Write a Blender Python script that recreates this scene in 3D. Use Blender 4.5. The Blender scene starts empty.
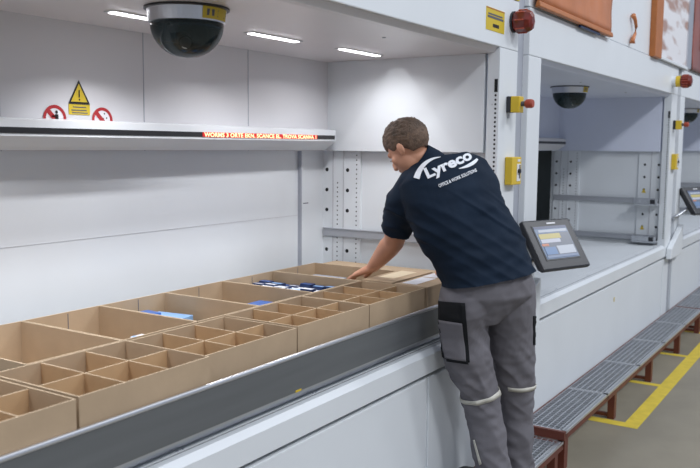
import bpy, bmesh, math, random
from mathutils import Vector, Matrix, noise
from mathutils.bvhtree import BVHTree
random.seed(7)
C = bpy.context.scene.collection
sc = bpy.context.scene

# ------------------------------------------------------------------ camera, world, light
H = 1.65
yaw, pitch, roll = 0.568638, 0.106934, -0.0088015
fw = Vector((math.cos(yaw)*math.cos(pitch), math.sin(yaw)*math.cos(pitch), -math.sin(pitch)))
rt = Vector((math.sin(yaw), -math.cos(yaw), 0))
dn = fw.cross(rt)
r2 = math.cos(roll)*rt + math.sin(roll)*dn
d2 = -math.sin(roll)*rt + math.cos(roll)*dn
cam = bpy.data.cameras.new('camera'); camo = bpy.data.objects.new('camera', cam); C.objects.link(camo)
mw = Matrix((( r2.x, -d2.x, -fw.x, 0), (r2.y, -d2.y, -fw.y, 0), (r2.z, -d2.z, -fw.z, H), (0, 0, 0, 1)))
camo.matrix_world = mw
cam.sensor_width = 36; cam.lens = 823.05/700*36; cam.clip_start = 0.05
cam.dof.use_dof = True; cam.dof.focus_distance = 3.3; cam.dof.aperture_fstop = 4.5
sc.camera = camo

w = bpy.data.worlds.new('hall'); sc.world = w; w.use_nodes = True
w.node_tree.nodes['Background'].inputs[0].default_value = (0.60, 0.68, 0.84, 1)
w.node_tree.nodes['Background'].inputs[1].default_value = 0.52

def area(name, loc, size, power, col=(1, 1, 1), target=None, sy=None):
    l = bpy.data.lights.new(name, 'AREA'); l.energy = power; l.color = col
    l.shape = 'RECTANGLE'; l.size = size; l.size_y = sy or size
    o = bpy.data.objects.new(name, l); C.objects.link(o); o.location = loc
    d = Vector(target or (loc[0], loc[1], 0)) - Vector(loc)
    o.rotation_euler = d.to_track_quat('-Z', 'Y').to_euler(); return o
for x in (-3.0, 2.0, 7.0, 12.0):
    area('high_bay_light', (x, -4.2, 6.9), 1.6, 185, (0.95, 0.97, 1.0), (x+1.0, 1.8, 1.0), 0.7)
area('hall_skylight', (4, -3, 8.5), 16, 170, (0.86, 0.92, 1.0), (4, 0.5, 0), 8)

sc.view_settings.view_transform = 'Standard'; sc.view_settings.look = 'None'
sc.view_settings.gamma = 1; sc.view_settings.exposure = 0.0; sc.view_settings.use_curve_mapping = False

# ------------------------------------------------------------------ materials
def mat(name, col, rough=0.5, metal=0.0, noise_amt=0.0, nscale=20, bump=0.0, bscale=60, spec=0.5, emit=None, estr=1.0, stretch=None, alpha=None, trans=0.0):
    m = bpy.data.materials.new(name); m.use_nodes = True
    nt = m.node_tree; b = nt.nodes['Principled BSDF']
    b.inputs['Base Color'].default_value = (*col, 1); b.inputs['Roughness'].default_value = rough
    b.inputs['Metallic'].default_value = metal; b.inputs['Specular IOR Level'].default_value = spec
    if trans: b.inputs['Transmission Weight'].default_value = trans
    tc = nt.nodes.new('ShaderNodeTexCoord'); mp = nt.nodes.new('ShaderNodeMapping')
    nt.links.new(tc.outputs['Object'], mp.inputs[0])
    if stretch: mp.inputs['Scale'].default_value = stretch
    if noise_amt:
        n = nt.nodes.new('ShaderNodeTexNoise'); n.inputs['Scale'].default_value = nscale; n.inputs['Detail'].default_value = 4
        nt.links.new(mp.outputs[0], n.inputs[0])
        r = nt.nodes.new('ShaderNodeValToRGB')
        r.color_ramp.elements[0].position = 0.3; r.color_ramp.elements[1].position = 0.7
        r.color_ramp.elements[0].color = (*[c*(1-noise_amt) for c in col], 1)
        r.color_ramp.elements[1].color = (*[min(1, c*(1+noise_amt)) for c in col], 1)
        nt.links.new(n.outputs[0], r.inputs[0]); nt.links.new(r.outputs[0], b.inputs['Base Color'])
    if bump:
        n2 = nt.nodes.new('ShaderNodeTexNoise'); n2.inputs['Scale'].default_value = bscale; n2.inputs['Detail'].default_value = 3
        nt.links.new(mp.outputs[0], n2.inputs[0])
        bp = nt.nodes.new('ShaderNodeBump'); bp.inputs['Strength'].default_value = bump; bp.inputs['Distance'].default_value = 0.01
        nt.links.new(n2.outputs[0], bp.inputs['Height']); nt.links.new(bp.outputs[0], b.inputs['Normal'])
    if emit:
        b.inputs['Emission Color'].default_value = (*emit, 1); b.inputs['Emission Strength'].default_value = estr
    return m
white = mat('white painted steel', (0.70, 0.73, 0.755), 0.42, noise_amt=0.02, nscale=3)
white2 = mat('bright white painted steel', (0.72, 0.75, 0.775), 0.35, noise_amt=0.02, nscale=3)
liner = mat('grey white liner', (0.64, 0.635, 0.655), 0.5, noise_amt=0.02, nscale=3)
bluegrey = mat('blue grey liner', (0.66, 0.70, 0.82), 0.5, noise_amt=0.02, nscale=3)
ceilm = mat('satin ceiling sheet', (0.68, 0.655, 0.67), 0.28, noise_amt=0.02, nscale=3)
greyp = mat('grey painted steel', (0.36, 0.38, 0.43), 0.45, noise_amt=0.03)
greyp2 = mat('mid grey rail', (0.40, 0.415, 0.45), 0.4, 0.3)
edge = mat('light grey edge', (0.52, 0.52, 0.55), 0.4)
galv = mat('galvanised steel', (0.55, 0.57, 0.60), 0.34, 0.85, noise_amt=0.08, nscale=12, bump=0.05, bscale=30, stretch=(0.3, 4, 4))
traym = mat('zinc coated tray steel', (0.22, 0.235, 0.25), 0.38, 0.7, noise_amt=0.1, nscale=6, stretch=(0.2, 3, 3))
alu = mat('aluminium', (0.68, 0.69, 0.72), 0.3, 0.9)
seamm = mat('dark seam', (0.10, 0.105, 0.13), 0.8)
black = mat('black plastic', (0.018, 0.018, 0.02), 0.4)
hole = mat('hole black', (0.01, 0.01, 0.012), 0.9)
darkgrey = mat('dark grey housing', (0.022, 0.023, 0.028), 0.42, noise_amt=0.05)
darkgreen = mat('dark shaft', (0.018, 0.028, 0.028), 0.7, noise_amt=0.2, nscale=4)
yellow = mat('safety yellow', (0.68, 0.47, 0.03), 0.4)
labyel = mat('label yellow', (0.60, 0.44, 0.03), 0.5)
red = mat('red plastic', (0.38, 0.06, 0.03), 0.35)
redlens = mat('red lens', (0.15, 0.016, 0.009), 0.15, noise_amt=0.3, nscale=30)
signred = mat('sign red', (0.38, 0.02, 0.025), 0.5)
signwhite = mat('sign white', (0.72, 0.72, 0.74), 0.5)
card = mat('cardboard', (0.43, 0.315, 0.205), 0.85, noise_amt=0.06, nscale=9, bump=0.04, bscale=80)
cardin = mat('cardboard divider', (0.50, 0.325, 0.175), 0.85, noise_amt=0.07, nscale=11)
cardedge = mat('cardboard cut edge', (0.56, 0.44, 0.30), 0.9, noise_amt=0.12, nscale=120)
brownst = mat('red brown painted steel', (0.13, 0.032, 0.018), 0.45, noise_amt=0.12, nscale=15)
grate = mat('galvanised grating', (0.50, 0.52, 0.56), 0.38, 0.6, noise_amt=0.1)
tape = mat('yellow floor marking', (0.66, 0.50, 0.05), 0.6, noise_amt=0.10, nscale=14)
orange = mat('orange film', (0.52, 0.185, 0.07), 0.32, noise_amt=0.16, nscale=3, bump=0.5, bscale=5)
orange2 = mat('orange frame', (0.40, 0.13, 0.03), 0.45, noise_amt=0.08)
brownfilm = mat('red brown film', (0.22, 0.055, 0.035), 0.3, noise_amt=0.3, nscale=3, bump=0.4, bscale=4)
skin = mat('skin', (0.60, 0.30, 0.19), 0.5, noise_amt=0.07, nscale=18, bump=0.05, bscale=120)
hairm = mat('short brown hair', (0.085, 0.052, 0.033), 0.6, noise_amt=0.45, nscale=40, bump=0.7, bscale=140, stretch=(1.6, 1, 0.5))
fadem = mat('cropped side hair', (0.125, 0.078, 0.052), 0.7, noise_amt=0.35, nscale=60, bump=0.4, bscale=200)
navy = mat('navy cotton', (0.0050, 0.0145, 0.032), 0.8, noise_amt=0.15, nscale=6, bump=0.12, bscale=350, spec=0.25)
trous = mat('grey work cotton', (0.172, 0.165, 0.182), 0.85, noise_amt=0.08, nscale=10, bump=0.15, bscale=300, spec=0.2)
trblack = mat('black work cotton', (0.012, 0.013, 0.015), 0.85, bump=0.15, bscale=300, spec=0.2)
reflect = mat('reflective tape', (0.62, 0.60, 0.53), 0.4, noise_amt=0.05)
textm = mat('white print', (0.80, 0.82, 0.86), 0.6)
shoem = mat('black leather', (0.012, 0.012, 0.014), 0.45, bump=0.1)
ledm = mat('led glow', (0.5, 0.1, 0.05), 0.5, emit=(1.0, 0.42, 0.22), estr=3.6)
ledred = mat('led red field', (0.25, 0.01, 0.01), 0.5, emit=(0.75, 0.02, 0.02), estr=0.55)
lampm = mat('lamp diffuser', (1, 1, 1), 0.5, emit=(0.97, 0.95, 1.0), estr=7.0)
bluep = mat('blue packaging', (0.04, 0.13, 0.42), 0.3)
blued = mat('dark blue packaging', (0.012, 0.03, 0.10), 0.3)
bluel = mat('light blue packaging', (0.25, 0.45, 0.75), 0.3)
whitep = mat('white paper label', (0.72, 0.73, 0.78), 0.6)
cream = mat('cream paper label', (0.66, 0.55, 0.38), 0.7)

def floor_mat():
    m = bpy.data.materials.new('painted concrete'); m.use_nodes = True; nt = m.node_tree; b = nt.nodes['Principled BSDF']
    tc = nt.nodes.new('ShaderNodeTexCoord'); n = nt.nodes.new('ShaderNodeTexNoise'); n.inputs['Scale'].default_value = 2.2; n.inputs['Detail'].default_value = 8
    r = nt.nodes.new('ShaderNodeValToRGB'); r.color_ramp.elements[0].color = (0.225, 0.20, 0.15, 1); r.color_ramp.elements[1].color = (0.30, 0.265, 0.20, 1)
    r.color_ramp.elements[0].position = 0.35; r.color_ramp.elements[1].position = 0.7
    nt.links.new(tc.outputs['Object'], n.inputs[0]); nt.links.new(n.outputs[0], r.inputs[0]); nt.links.new(r.outputs[0], b.inputs['Base Color'])
    b.inputs['Roughness'].default_value = 0.4; return m
floorm = floor_mat()
def glass_mat(name, col, rough=0.03, amt=0.5):
    m = bpy.data.materials.new(name); m.use_nodes = True; nt = m.node_tree
    b = nt.nodes['Principled BSDF']; b.inputs['Base Color'].default_value = (*col, 1); b.inputs['Roughness'].default_value = rough
    tr = nt.nodes.new('ShaderNodeBsdfTransparent'); tr.inputs[0].default_value = (*[min(1, c*1.3+0.12) for c in col], 1)
    mx = nt.nodes.new('ShaderNodeMixShader'); mx.inputs[0].default_value = amt
    nt.links.new(tr.outputs[0], mx.inputs[1]); nt.links.new(b.outputs[0], mx.inputs[2])
    nt.links.new(mx.outputs[0], nt.nodes['Material Output'].inputs[0]); return m
domeglass = glass_mat('smoked dome', (0.03, 0.05, 0.055), 0.05, 0.62)

# ------------------------------------------------------------------ mesh helpers
class MB:
    def __init__(s): s.bm = bmesh.new(); s.mats = []
    def mi(s, m):
        if m not in s.mats: s.mats.append(m)
        return s.mats.index(m)
    def face(s, vs, m):
        try: f = s.bm.faces.new(vs)
        except ValueError: return
        f.material_index = s.mi(m); return f
    def hexa(s, p, m):
        v = [s.bm.verts.new(q) for q in p]
        for f in ((0, 3, 2, 1), (4, 5, 6, 7), (0, 1, 5, 4), (1, 2, 6, 5), (2, 3, 7, 6), (3, 0, 4, 7)): s.face([v[i] for i in f], m)
        return s
    def box(s, x0, x1, y0, y1, z0, z1, m, top=None):
        v = [s.bm.verts.new(q) for q in ((x0, y0, z0), (x1, y0, z0), (x1, y1, z0), (x0, y1, z0), (x0, y0, z1), (x1, y0, z1), (x1, y1, z1), (x0, y1, z1))]
        for i, f in enumerate(((0, 3, 2, 1), (4, 5, 6, 7), (0, 1, 5, 4), (1, 2, 6, 5), (2, 3, 7, 6), (3, 0, 4, 7))): s.face([v[k] for k in f], top if (top and i == 1) else m)
        return s
    def prism(s, prof, x0, x1, m):                    # profile of (y,z), extruded along x
        a = [s.bm.verts.new((x0, y, z)) for y, z in prof]; b = [s.bm.verts.new((x1, y, z)) for y, z in prof]; n = len(prof)
        for i in range(n): s.face([a[i], a[(i+1) % n], b[(i+1) % n], b[i]], m)
        s.face(a[::-1], m); s.face(b, m); return s
    def cyl(s, p0, p1, r0, m, r1=None, n=16, caps=True):
        p0, p1 = Vector(p0), Vector(p1); r1 = r0 if r1 is None else r1
        q = (p1-p0).to_track_quat('Z', 'Y'); A = []; B = []
        for i in range(n):
            t = 2*math.pi*i/n; d = q @ Vector((math.cos(t), math.sin(t), 0))
            A.append(s.bm.verts.new(p0+d*r0)); B.append(s.bm.verts.new(p1+d*r1))
        for i in range(n): s.face([A[i], A[(i+1) % n], B[(i+1) % n], B[i]], m)
        if caps: s.face(A[::-1], m); s.face(B, m)
        return s
    def lathe(s, prof, c, m, n=32, ax='z'):            # prof (r, h)
        rings = []
        for r, h in prof:
            ring = []
            for i in range(n):
                t = 2*math.pi*i/n; ca, sa = r*math.cos(t), r*math.sin(t)
                ring.append(s.bm.verts.new(Vector(c)+(Vector((ca, sa, h)) if ax == 'z' else Vector((ca, h, sa)))))
            rings.append(ring)
        for a, b in zip(rings, rings[1:]):
            for i in range(n): s.face([a[i], a[(i+1) % n], b[(i+1) % n], b[i]], m)
        s.face(rings[0], m); s.face(rings[-1][::-1], m); return s
    def tube(s, pts, r, m, n=8):
        pts = [Vector(p) for p in pts]; rings = []
        for i, p in enumerate(pts):
            d = (pts[min(i+1, len(pts)-1)]-pts[max(i-1, 0)]).normalized(); q = d.to_track_quat('Z', 'Y')
            rr = r[i] if isinstance(r, (list, tuple)) else r
            rings.append([s.bm.verts.new(p+q @ Vector((math.cos(2*math.pi*k/n)*rr, math.sin(2*math.pi*k/n)*rr, 0))) for k in range(n)])
        for a, b in zip(rings, rings[1:]):
            for i in range(n): s.face([a[i], a[(i+1) % n], b[(i+1) % n], b[i]], m)
        s.face(rings[0][::-1], m); s.face(rings[-1], m); return s
    def loft(s, secs, m, n=28):
        """secs: (centre, u axis, v axis, ru, rv[, superellipse power])"""
        rings = []
        for c in secs:
            ce, u, v, ru, rv = c[:5]; pw = c[5] if len(c) > 5 else 2.0
            ring = []
            for i in range(n):
                t = 2*math.pi*i/n; ct, st = math.cos(t), math.sin(t)
                a = math.copysign(abs(ct)**(2/pw), ct); b = math.copysign(abs(st)**(2/pw), st)
                ring.append(s.bm.verts.new(Vector(ce)+Vector(u)*a*ru+Vector(v)*b*rv))
            rings.append(ring)
        for a, b in zip(rings, rings[1:]):
            for i in range(n): s.face([a[i], a[(i+1) % n], b[(i+1) % n], b[i]], m)
        s.face(rings[0][::-1], m); s.face(rings[-1], m); return s
    def ell(s, c, r, m, rot=None, seg=24, rings=16):
        R_ = rot or Matrix.Identity(3); vs = []
        for j in range(1, rings):
            ph = math.pi*j/rings
            vs.append([s.bm.verts.new(Vector(c)+R_ @ Vector((r[0]*math.sin(ph)*math.cos(2*math.pi*i/seg), r[1]*math.sin(ph)*math.sin(2*math.pi*i/seg), r[2]*math.cos(ph)))) for i in range(seg)])
        t = s.bm.verts.new(Vector(c)+R_ @ Vector((0, 0, r[2]))); b = s.bm.verts.new(Vector(c)+R_ @ Vector((0, 0, -r[2])))
        for i in range(seg):
            k = (i+1) % seg; s.face([t, vs[0][i], vs[0][k]], m); s.face([b, vs[-1][k], vs[-1][i]], m)
            for a, d in zip(vs, vs[1:]): s.face([a[i], d[i], d[k], a[k]], m)
        return s
    def build(s, name, parent=None, bevel=0.0, smooth=False, label=None):
        bmesh.ops.recalc_face_normals(s.bm, faces=s.bm.faces)
        me = bpy.data.meshes.new(name); s.bm.to_mesh(me); s.bm.free()
        for m in s.mats: me.materials.append(m)
        o = bpy.data.objects.new(name, me); C.objects.link(o)
        if parent is not None:
            o.parent = parent; o.matrix_parent_inverse = Matrix.Translation(-parent.location)
        if smooth:
            for p in me.polygons: p.use_smooth = True
        if bevel:
            b = o.modifiers.new('bevel', 'BEVEL'); b.width = bevel; b.segments = 2; b.limit_method = 'ANGLE'; b.angle_limit = math.radians(50)
        if label: o['label'] = label
        return o
def thing(name, label, cat, loc=(0, 0, 0), group=None, kind=None):
    o = bpy.data.objects.new(name, None); C.objects.link(o); o.location = loc; o.empty_display_size = 0.05
    o['label'] = label; o['category'] = cat
    if group: o['group'] = group
    if kind: o['kind'] = kind
    return o
def tag(o, label, cat, group=None):
    o['label'] = label; o['category'] = cat
    if group: o['group'] = group
    return o

# ------------------------------------------------------------------ floor and markings
f = MB().box(-8, 26, -9, 9, -0.05, 0, floorm).build('floor'); f['kind'] = 'structure'
m_ = MB()
m_.box(4.89, 16, 1.100, 1.190, 0, 0.0015, tape)
m_.box(4.89, 4.97, 1.190, 1.42, 0, 0.0015, tape)
for x in (5.90, 6.87, 7.84, 8.81): m_.box(x-0.03, x+0.03, 1.190, 1.42, 0, 0.0015, tape)
fm = m_.build('floor_marking'); tag(fm, 'yellow line marked on the floor in front of the grated steps', 'floor marking')

# ------------------------------------------------------------------ machines
P = 3.74
zc = 2.082; zl = 1.622
def holes(mb, x, y, z, r, m=hole, n=10):
    v = [mb.bm.verts.new((x, y+r*math.cos(2*math.pi*i/n), z+r*math.sin(2*math.pi*i/n))) for i in range(n)]
    mb.face(v, m)
def machine(k, label):
    X = P*k; t = thing('storage_machine', label, 'storage machine', (X+2.05, 2.3, 0), 'white vertical storage machines in a row')
    L, Rr = X+0.43, X+3.62
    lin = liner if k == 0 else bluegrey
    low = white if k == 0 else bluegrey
    # fascia above the opening and cladding over it
    MB().box(X+0.25, X+3.84, 1.5, 1.60, 2.108, 2.340, white2).build('header_fascia', t, 0.004)
    MB().box(X+0.25, X+3.84, 1.51, 1.60, 2.347, 3.4, white2).build('upper_cladding', t, 0.003)
    MB().box(X+3.84, X+3.99, 1.532, 1.60, 0.0, 3.4, greyp).build('joint_strip', t)
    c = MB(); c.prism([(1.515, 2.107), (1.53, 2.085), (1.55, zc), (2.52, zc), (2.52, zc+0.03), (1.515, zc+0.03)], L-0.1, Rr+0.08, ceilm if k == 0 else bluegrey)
    for sx, sy in ((1.39, 2.042), (1.75, 1.7), (2.9, 1.7)): c.cyl((X+sx, sy, zc-0.003), (X+sx, sy, zc), 0.008, greyp, n=10)
    c.build('ceiling_panel', t)
    # back wall
    b = MB()
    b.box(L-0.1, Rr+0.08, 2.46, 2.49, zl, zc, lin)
    for sx in (0.41, 1.05, 1.69, 2.329, 2.97):
        if sx > 0.5: b.box(X+sx-0.002, X+sx+0.002, 2.4585, 2.461, zl, zc, greyp)
    b.build('upper_back_panel', t)
    if k == 0:
        b = MB(); b.box(L-0.1, 3.66, 2.51, 2.54, 0.80, zl, low)
        b.box(L, 3.42, 2.5088, 2.511, 1.290, 1.2918, edge); b.build('lower_back_panel', t)
        MB().box(3.425, 3.434, 2.49, 2.51, 0.82, zl, greyp).box(3.445, 3.46, 2.50, 2.51, 0.82, zl, white2).box(3.415, 3.455, 2.465, 2.47, 1.352, 1.356, seamm).build('guide_rail', t)
    else:
        b = MB(); b.box(L-0.1, Rr+0.1, 3.25, 3.28, 0.60, 2.2, darkgreen).box(L-0.1, Rr+0.1, 2.49, 3.28, 1.75, 1.78, darkgreen)
        for sx, sw in ((2.2, .04), (2.62, .05), (2.95, .03), (3.2, .05), (3.45, .06)): b.box(X+sx, X+sx+sw, 2.9, 2.95, 0.6, 1.75, greyp if sx == 2.62 else darkgrey)
        b.build('lift_shaft', t)
    # side walls
    for side in (0, 1):
        sx = Rr if side else L; d = 1 if side else -1
        def bx(mb, a0, a1, y0, y1, z0, z1, m):
            x0, x1 = sorted((sx+d*a0, sx+d*a1)); mb.box(x0, x1, y0, y1, z0, z1, m)
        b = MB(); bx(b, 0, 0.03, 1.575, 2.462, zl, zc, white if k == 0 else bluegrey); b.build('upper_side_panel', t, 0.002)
        b = MB(); bx(b, 0.05, 0.08, 1.6, 2.54, 0.80, zl+0.01, white); b.build('lower_side_panel', t)
        if side:
            b = MB(); bx(b, 0.035, 0.05, 2.275, 2.51, 0.82, zl, white); 
            for y in (2.485, 2.354):
                for i in range(8):
                    z = 1.522-0.1073*i
                    if z > 0.85: holes(b, sx+0.0345, y, z, 0.0105)
            for i in range(30):
                z = 1.6-0.0245*i
                holes(b, sx+0.0345, 2.298, z, 0.004, n=8)
                if i > 5: holes(b, sx+0.0345, 2.417, z, 0.004, n=8)
            bx(b, 0.03, 0.036, 2.375, 2.379, 0.82, zl, edge); bx(b, 0.03, 0.036, 2.442, 2.446, 0.82, zl, edge)
            b.build('rear_perforated_strip', t)
            b = MB(); bx(b, 0.035, 0.05, 1.545, 1.755, 0.82, zl, white)
            for y in (1.703, 1.587):
                for i in range(8):
                    z = 1.509-0.1073*i
                    if z > 0.85: holes(b, sx+0.0345, y, z, 0.0105)
            bx(b, 0.03, 0.036, 1.645, 1.65, 0.82, zl, edge)
            b.build('front_perforated_strip', t)
            b = MB(); bx(b, -0.002, -0.0002, 1.501, 1.560, 0.82, 2.085, white2)
            for i in range(50): holes(b, sx-0.0026, 1.517, 1.888-0.0205*i, 0.0055, n=8)
            b.box(sx-0.003, sx-0.002, 1.508, 1.524, 1.903, 1.963, hole); holes(b, sx-0.0026, 1.533, 1.846, 0.004, edge)
            b.build('post_side_strip', t)
        for zb in ((1.167,) if k == 0 else (1.175, 0.855)):
            b = MB(); bx(b, 0.022, 0.034, 1.60, 2.50, zb, zb+0.045, greyp2); bx(b, 0.018, 0.022, 1.60, 2.50, zb+0.038, zb+0.045, greyp2); b.build('carrier_rail', t, 0.002)
            if k and side:
                b = MB(); bx(b, -0.09, 0.012, 1.56, 1.76, zb-0.01, zb+0.004, galv); bx(b, -0.085, -0.07, 1.56, 1.76, zb, zb+0.045, galv)
                bx(b, -0.09, 0.012, 1.58, 1.62, zb+0.004, zb+0.040, darkgrey); bx(b, -0.09, 0.012, 1.70, 1.74, zb+0.008, zb+0.03, galv); b.build('lock_bracket', t, 0.003)
                b = MB(); vv = [b.bm.verts.new((sx+0.034, 1.703+dy, zb+0.09+dz)) for dy, dz in ((-.02, 0), (.02, 0), (0, .038))]; b.face(vv, labyel); b.build('warning_sticker', t)
    # front posts
    for x0, x1 in ((X+0.25, L), (Rr, X+3.84)):
        MB().box(x0, x1, 1.5, 1.56, 0.72, 2.107, white2).build('front_post', t, 0.005)
    # worktop ledge
    b = MB()
    b.prism([(1.5, 0.722), (1.497, 0.80), (1.515, 0.82), (2.51, 0.82), (2.51, 0.79), (1.56, 0.79), (1.56, 0.722)], L, Rr, white2)
    b.box(L, Rr, 1.538, 1.541, 0.8195, 0.8206, seamm); b.box(L, Rr, 1.60, 1.602, 0.8195, 0.8206, edge)
    for sx in (0.95, 1.58, 2.218, 2.845, 3.45):
        for q in (-.011, .011): b.cyl((X+sx+q, 1.553, 0.82), (X+sx+q, 1.553, 0.8225), 0.004, greyp, n=8)
    b.build('ledge', t)
    # front panels
    b = MB(); b.box(X+0.26, X+3.83, 1.56, 1.6, 0.60, 0.73, darkgrey); b.build('painted_gap_shade', t)  # dark strip stands in for the shade in the gap below the ledge
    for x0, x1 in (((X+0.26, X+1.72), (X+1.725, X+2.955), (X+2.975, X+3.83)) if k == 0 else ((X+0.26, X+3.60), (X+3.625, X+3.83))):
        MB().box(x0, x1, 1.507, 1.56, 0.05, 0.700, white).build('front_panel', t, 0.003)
    MB().box(X+(2.956 if k == 0 else 3.602), X+(2.974 if k == 0 else 3.623), 1.515, 1.55, 0.05, 0.700, white2).build('panel_joint', t)
    MB().box(X+0.26, X+3.83, 1.55, 1.6, 0, 0.05, darkgrey).build('plinth', t)
    return t
machine(0, 'nearest white storage machine with lit interior the person leans into')
machine(1, 'second white storage machine with empty worktop and dark blue interior')
machine(2, 'furthest white storage machine cut off by the right picture edge')

# --- lamps in the first machine's ceiling
def strip_light(x0, x1, y, label):
    t = thing('strip_light', label, 'ceiling light', ((x0+x1)/2, y, zc), 'strip lights in the machine ceiling')
    MB().box(x0-0.012, x1+0.012, y-0.024, y+0.024, zc-0.004, zc-0.0005, white2).build('frame', t)
    MB().box(x0, x1, y-0.014, y+0.014, zc-0.007, zc-0.004, lampm).build('diffuser', t)
    return t
strip_light(1.90, 2.16, 2.15, 'glowing strip light in ceiling partly behind the nearest dome')
strip_light(2.52, 2.82, 2.075, 'glowing strip light in ceiling right of the nearest dome')
t3 = strip_light(3.12, 3.44, 2.05, 'glowing strip light in ceiling nearest the machine side wall')
for x_, y_ in ((0.75, 2.06), (1.35, 2.06), (2.03, 2.15), (2.67, 2.075), (3.28, 2.05)):
    if x_ < 2:
        strip_light(x_-0.15, x_+0.15, y_, 'glowing strip light in ceiling beyond the left picture edge' if x_ < 1 else 'glowing strip light in ceiling left of the nearest dome')
    a_ = area('strip_light_glow', (x_, y_, zc-0.009), 0.26, 3.1, (0.97, 0.97, 1.0), (x_, y_, 0), 0.03); a_.data.spread = math.radians({0.75: 112, 1.35: 112, 2.03: 118, 2.67: 136, 3.28: 152}[x_])
# added unseen lamp: nodes shape its beam into the lit trapezoid on the side wall
wl = bpy.data.lights.new('shaped_beam_light', 'POINT'); wl.energy = 1.0; wl.shadow_soft_size = 0.003; wl.color = (0.97, 0.97, 1.0); wl.use_nodes = True
wo = bpy.data.objects.new('shaped_beam_light', wl); C.objects.link(wo); wo.location = (3.32, 2.045, 2.074)
nt = wl.node_tree; em = nt.nodes['Emission']; ge = nt.nodes.new('ShaderNodeNewGeometry'); se = nt.nodes.new('ShaderNodeSeparateXYZ')
nt.links.new(ge.outputs['Incoming'], se.inputs[0])
def mth(op, a_, b_=None, c_=None):
    n = nt.nodes.new('ShaderNodeMath'); n.operation = op
    for i, v_ in enumerate((a_, b_, c_)):
        if v_ is None: continue
        if isinstance(v_, (int, float)): n.inputs[i].default_value = v_
        else: nt.links.new(v_, n.inputs[i])
    return n.outputs[0]
dx = mth('MAXIMUM', se.outputs[0], 0.001); u_ = mth('DIVIDE', mth('ABSOLUTE', se.outputs[1]), dx); v_ = mth('DIVIDE', mth('MULTIPLY', se.outputs[2], -1.0), dx)
d_ = 0.30
lim = mth('ADD', mth('MULTIPLY', mth('SUBTRACT', v_, 0.048/d_), 0.76), 0.050/d_)
side_ = mth('MULTIPLY', mth('SUBTRACT', lim, u_), 110.0); side_ = mth('MINIMUM', mth('MAXIMUM', side_, 0.0), 1.0)
top_ = mth('MINIMUM', mth('MAXIMUM', mth('MULTIPLY', mth('SUBTRACT', v_, 0.040/d_), 150.0), 0.0), 1.0)
front_ = mth('GREATER_THAN', se.outputs[0], 0.02)
gain = mth('POWER', mth('ADD', mth('MULTIPLY', v_, v_), 1.0), 0.9); gain = mth('MINIMUM', gain, 3.0)
nt.links.new(mth('MULTIPLY', mth('MULTIPLY', side_, top_), mth('MULTIPLY', front_, gain)), em.inputs['Strength'])

# --- domes
def dome(x, y, label, s=1.0):
    t = thing('dome_camera', label, 'dome camera', (x, y, zc), 'dome cameras under the machine ceilings')
    c = (x, y, zc)
    MB().lathe([(0.136, -0.001), (0.136, -0.006), (0.128, -0.008), (0.128, -0.001)], c, black, 48).build('base_ring', t)
    MB().lathe([(0.127, -0.006), (0.121, -0.048), (0.113, -0.050), (0.113, -0.006)], c, alu, 48, ).build('collar', t, smooth=False)
    pr = [(0.117*math.cos(a), -0.049-0.108*math.sin(a)) for a in [math.radians(i*9) for i in range(0, 10)]]
    pr[-1] = (0.004, pr[-1][1])
    MB().lathe(pr, c, domeglass, 48).build('dome_cover', t, smooth=True)
    b = MB(); b.ell((x+.01, y-.01, zc-0.075), (0.055, 0.055, 0.05), black)
    b.cyl((x-0.02, y, zc-0.09), (x-0.055, y-0.045, zc-0.115), 0.024, darkgrey); b.cyl((x-0.055, y-0.045, zc-0.115), (x-0.06, y-0.051, zc-0.118), 0.018, alu)
    b.box(x-0.075, x+0.07, y+0.02, y+0.032, zc-0.11, zc-0.05, greyp); b.box(x-0.085, x+0.085, y-0.01, y, zc-0.062, zc-0.055, alu)
    b.build('camera_module', t)
    b = MB()   # wrapped label on the collar
    vs = []
    for i in range(9):
        a = math.radians(-114+i*6.5); vs.append([b.bm.verts.new((x+(r+0.0015)*math.cos(a), y+(r+0.0015)*math.sin(a), zc+h)) for r, h in ((0.1268, -0.008), (0.1220, -0.044))])
    for p, q in zip(vs, vs[1:]): b.face([p[0], p[1], q[1], q[0]], labyel)
    for j, (i0, i1, h0, h1) in enumerate(((1, 3, -.015, -.035), (4, 8, -.016, -.02), (4, 8, -.025, -.028), (4, 7, -.033, -.036))):
        q = []
        for i in (i0, i1):
            a = math.radians(-114+i*6.5)
            for h in (h0, h1):
                r = 0.1290 + (0.1220-0.1268)*(-h-0.008)/0.034
                q.append(b.bm.verts.new((x+r*math.cos(a), y+r*math.sin(a), zc+h)))
        b.face([q[0], q[1], q[3], q[2]], seamm)
    b.build('warning_label', t, label='yellow warning label')
    return t
dome(1.985, 1.895, 'large smoked dome camera nearest the viewer under first machine ceiling')
dome(5.85, 1.89, 'small smoked dome camera under the second machine ceiling')
dome(9.62, 1.80, 'tiny dome camera in the furthest machine at right edge')

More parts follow.
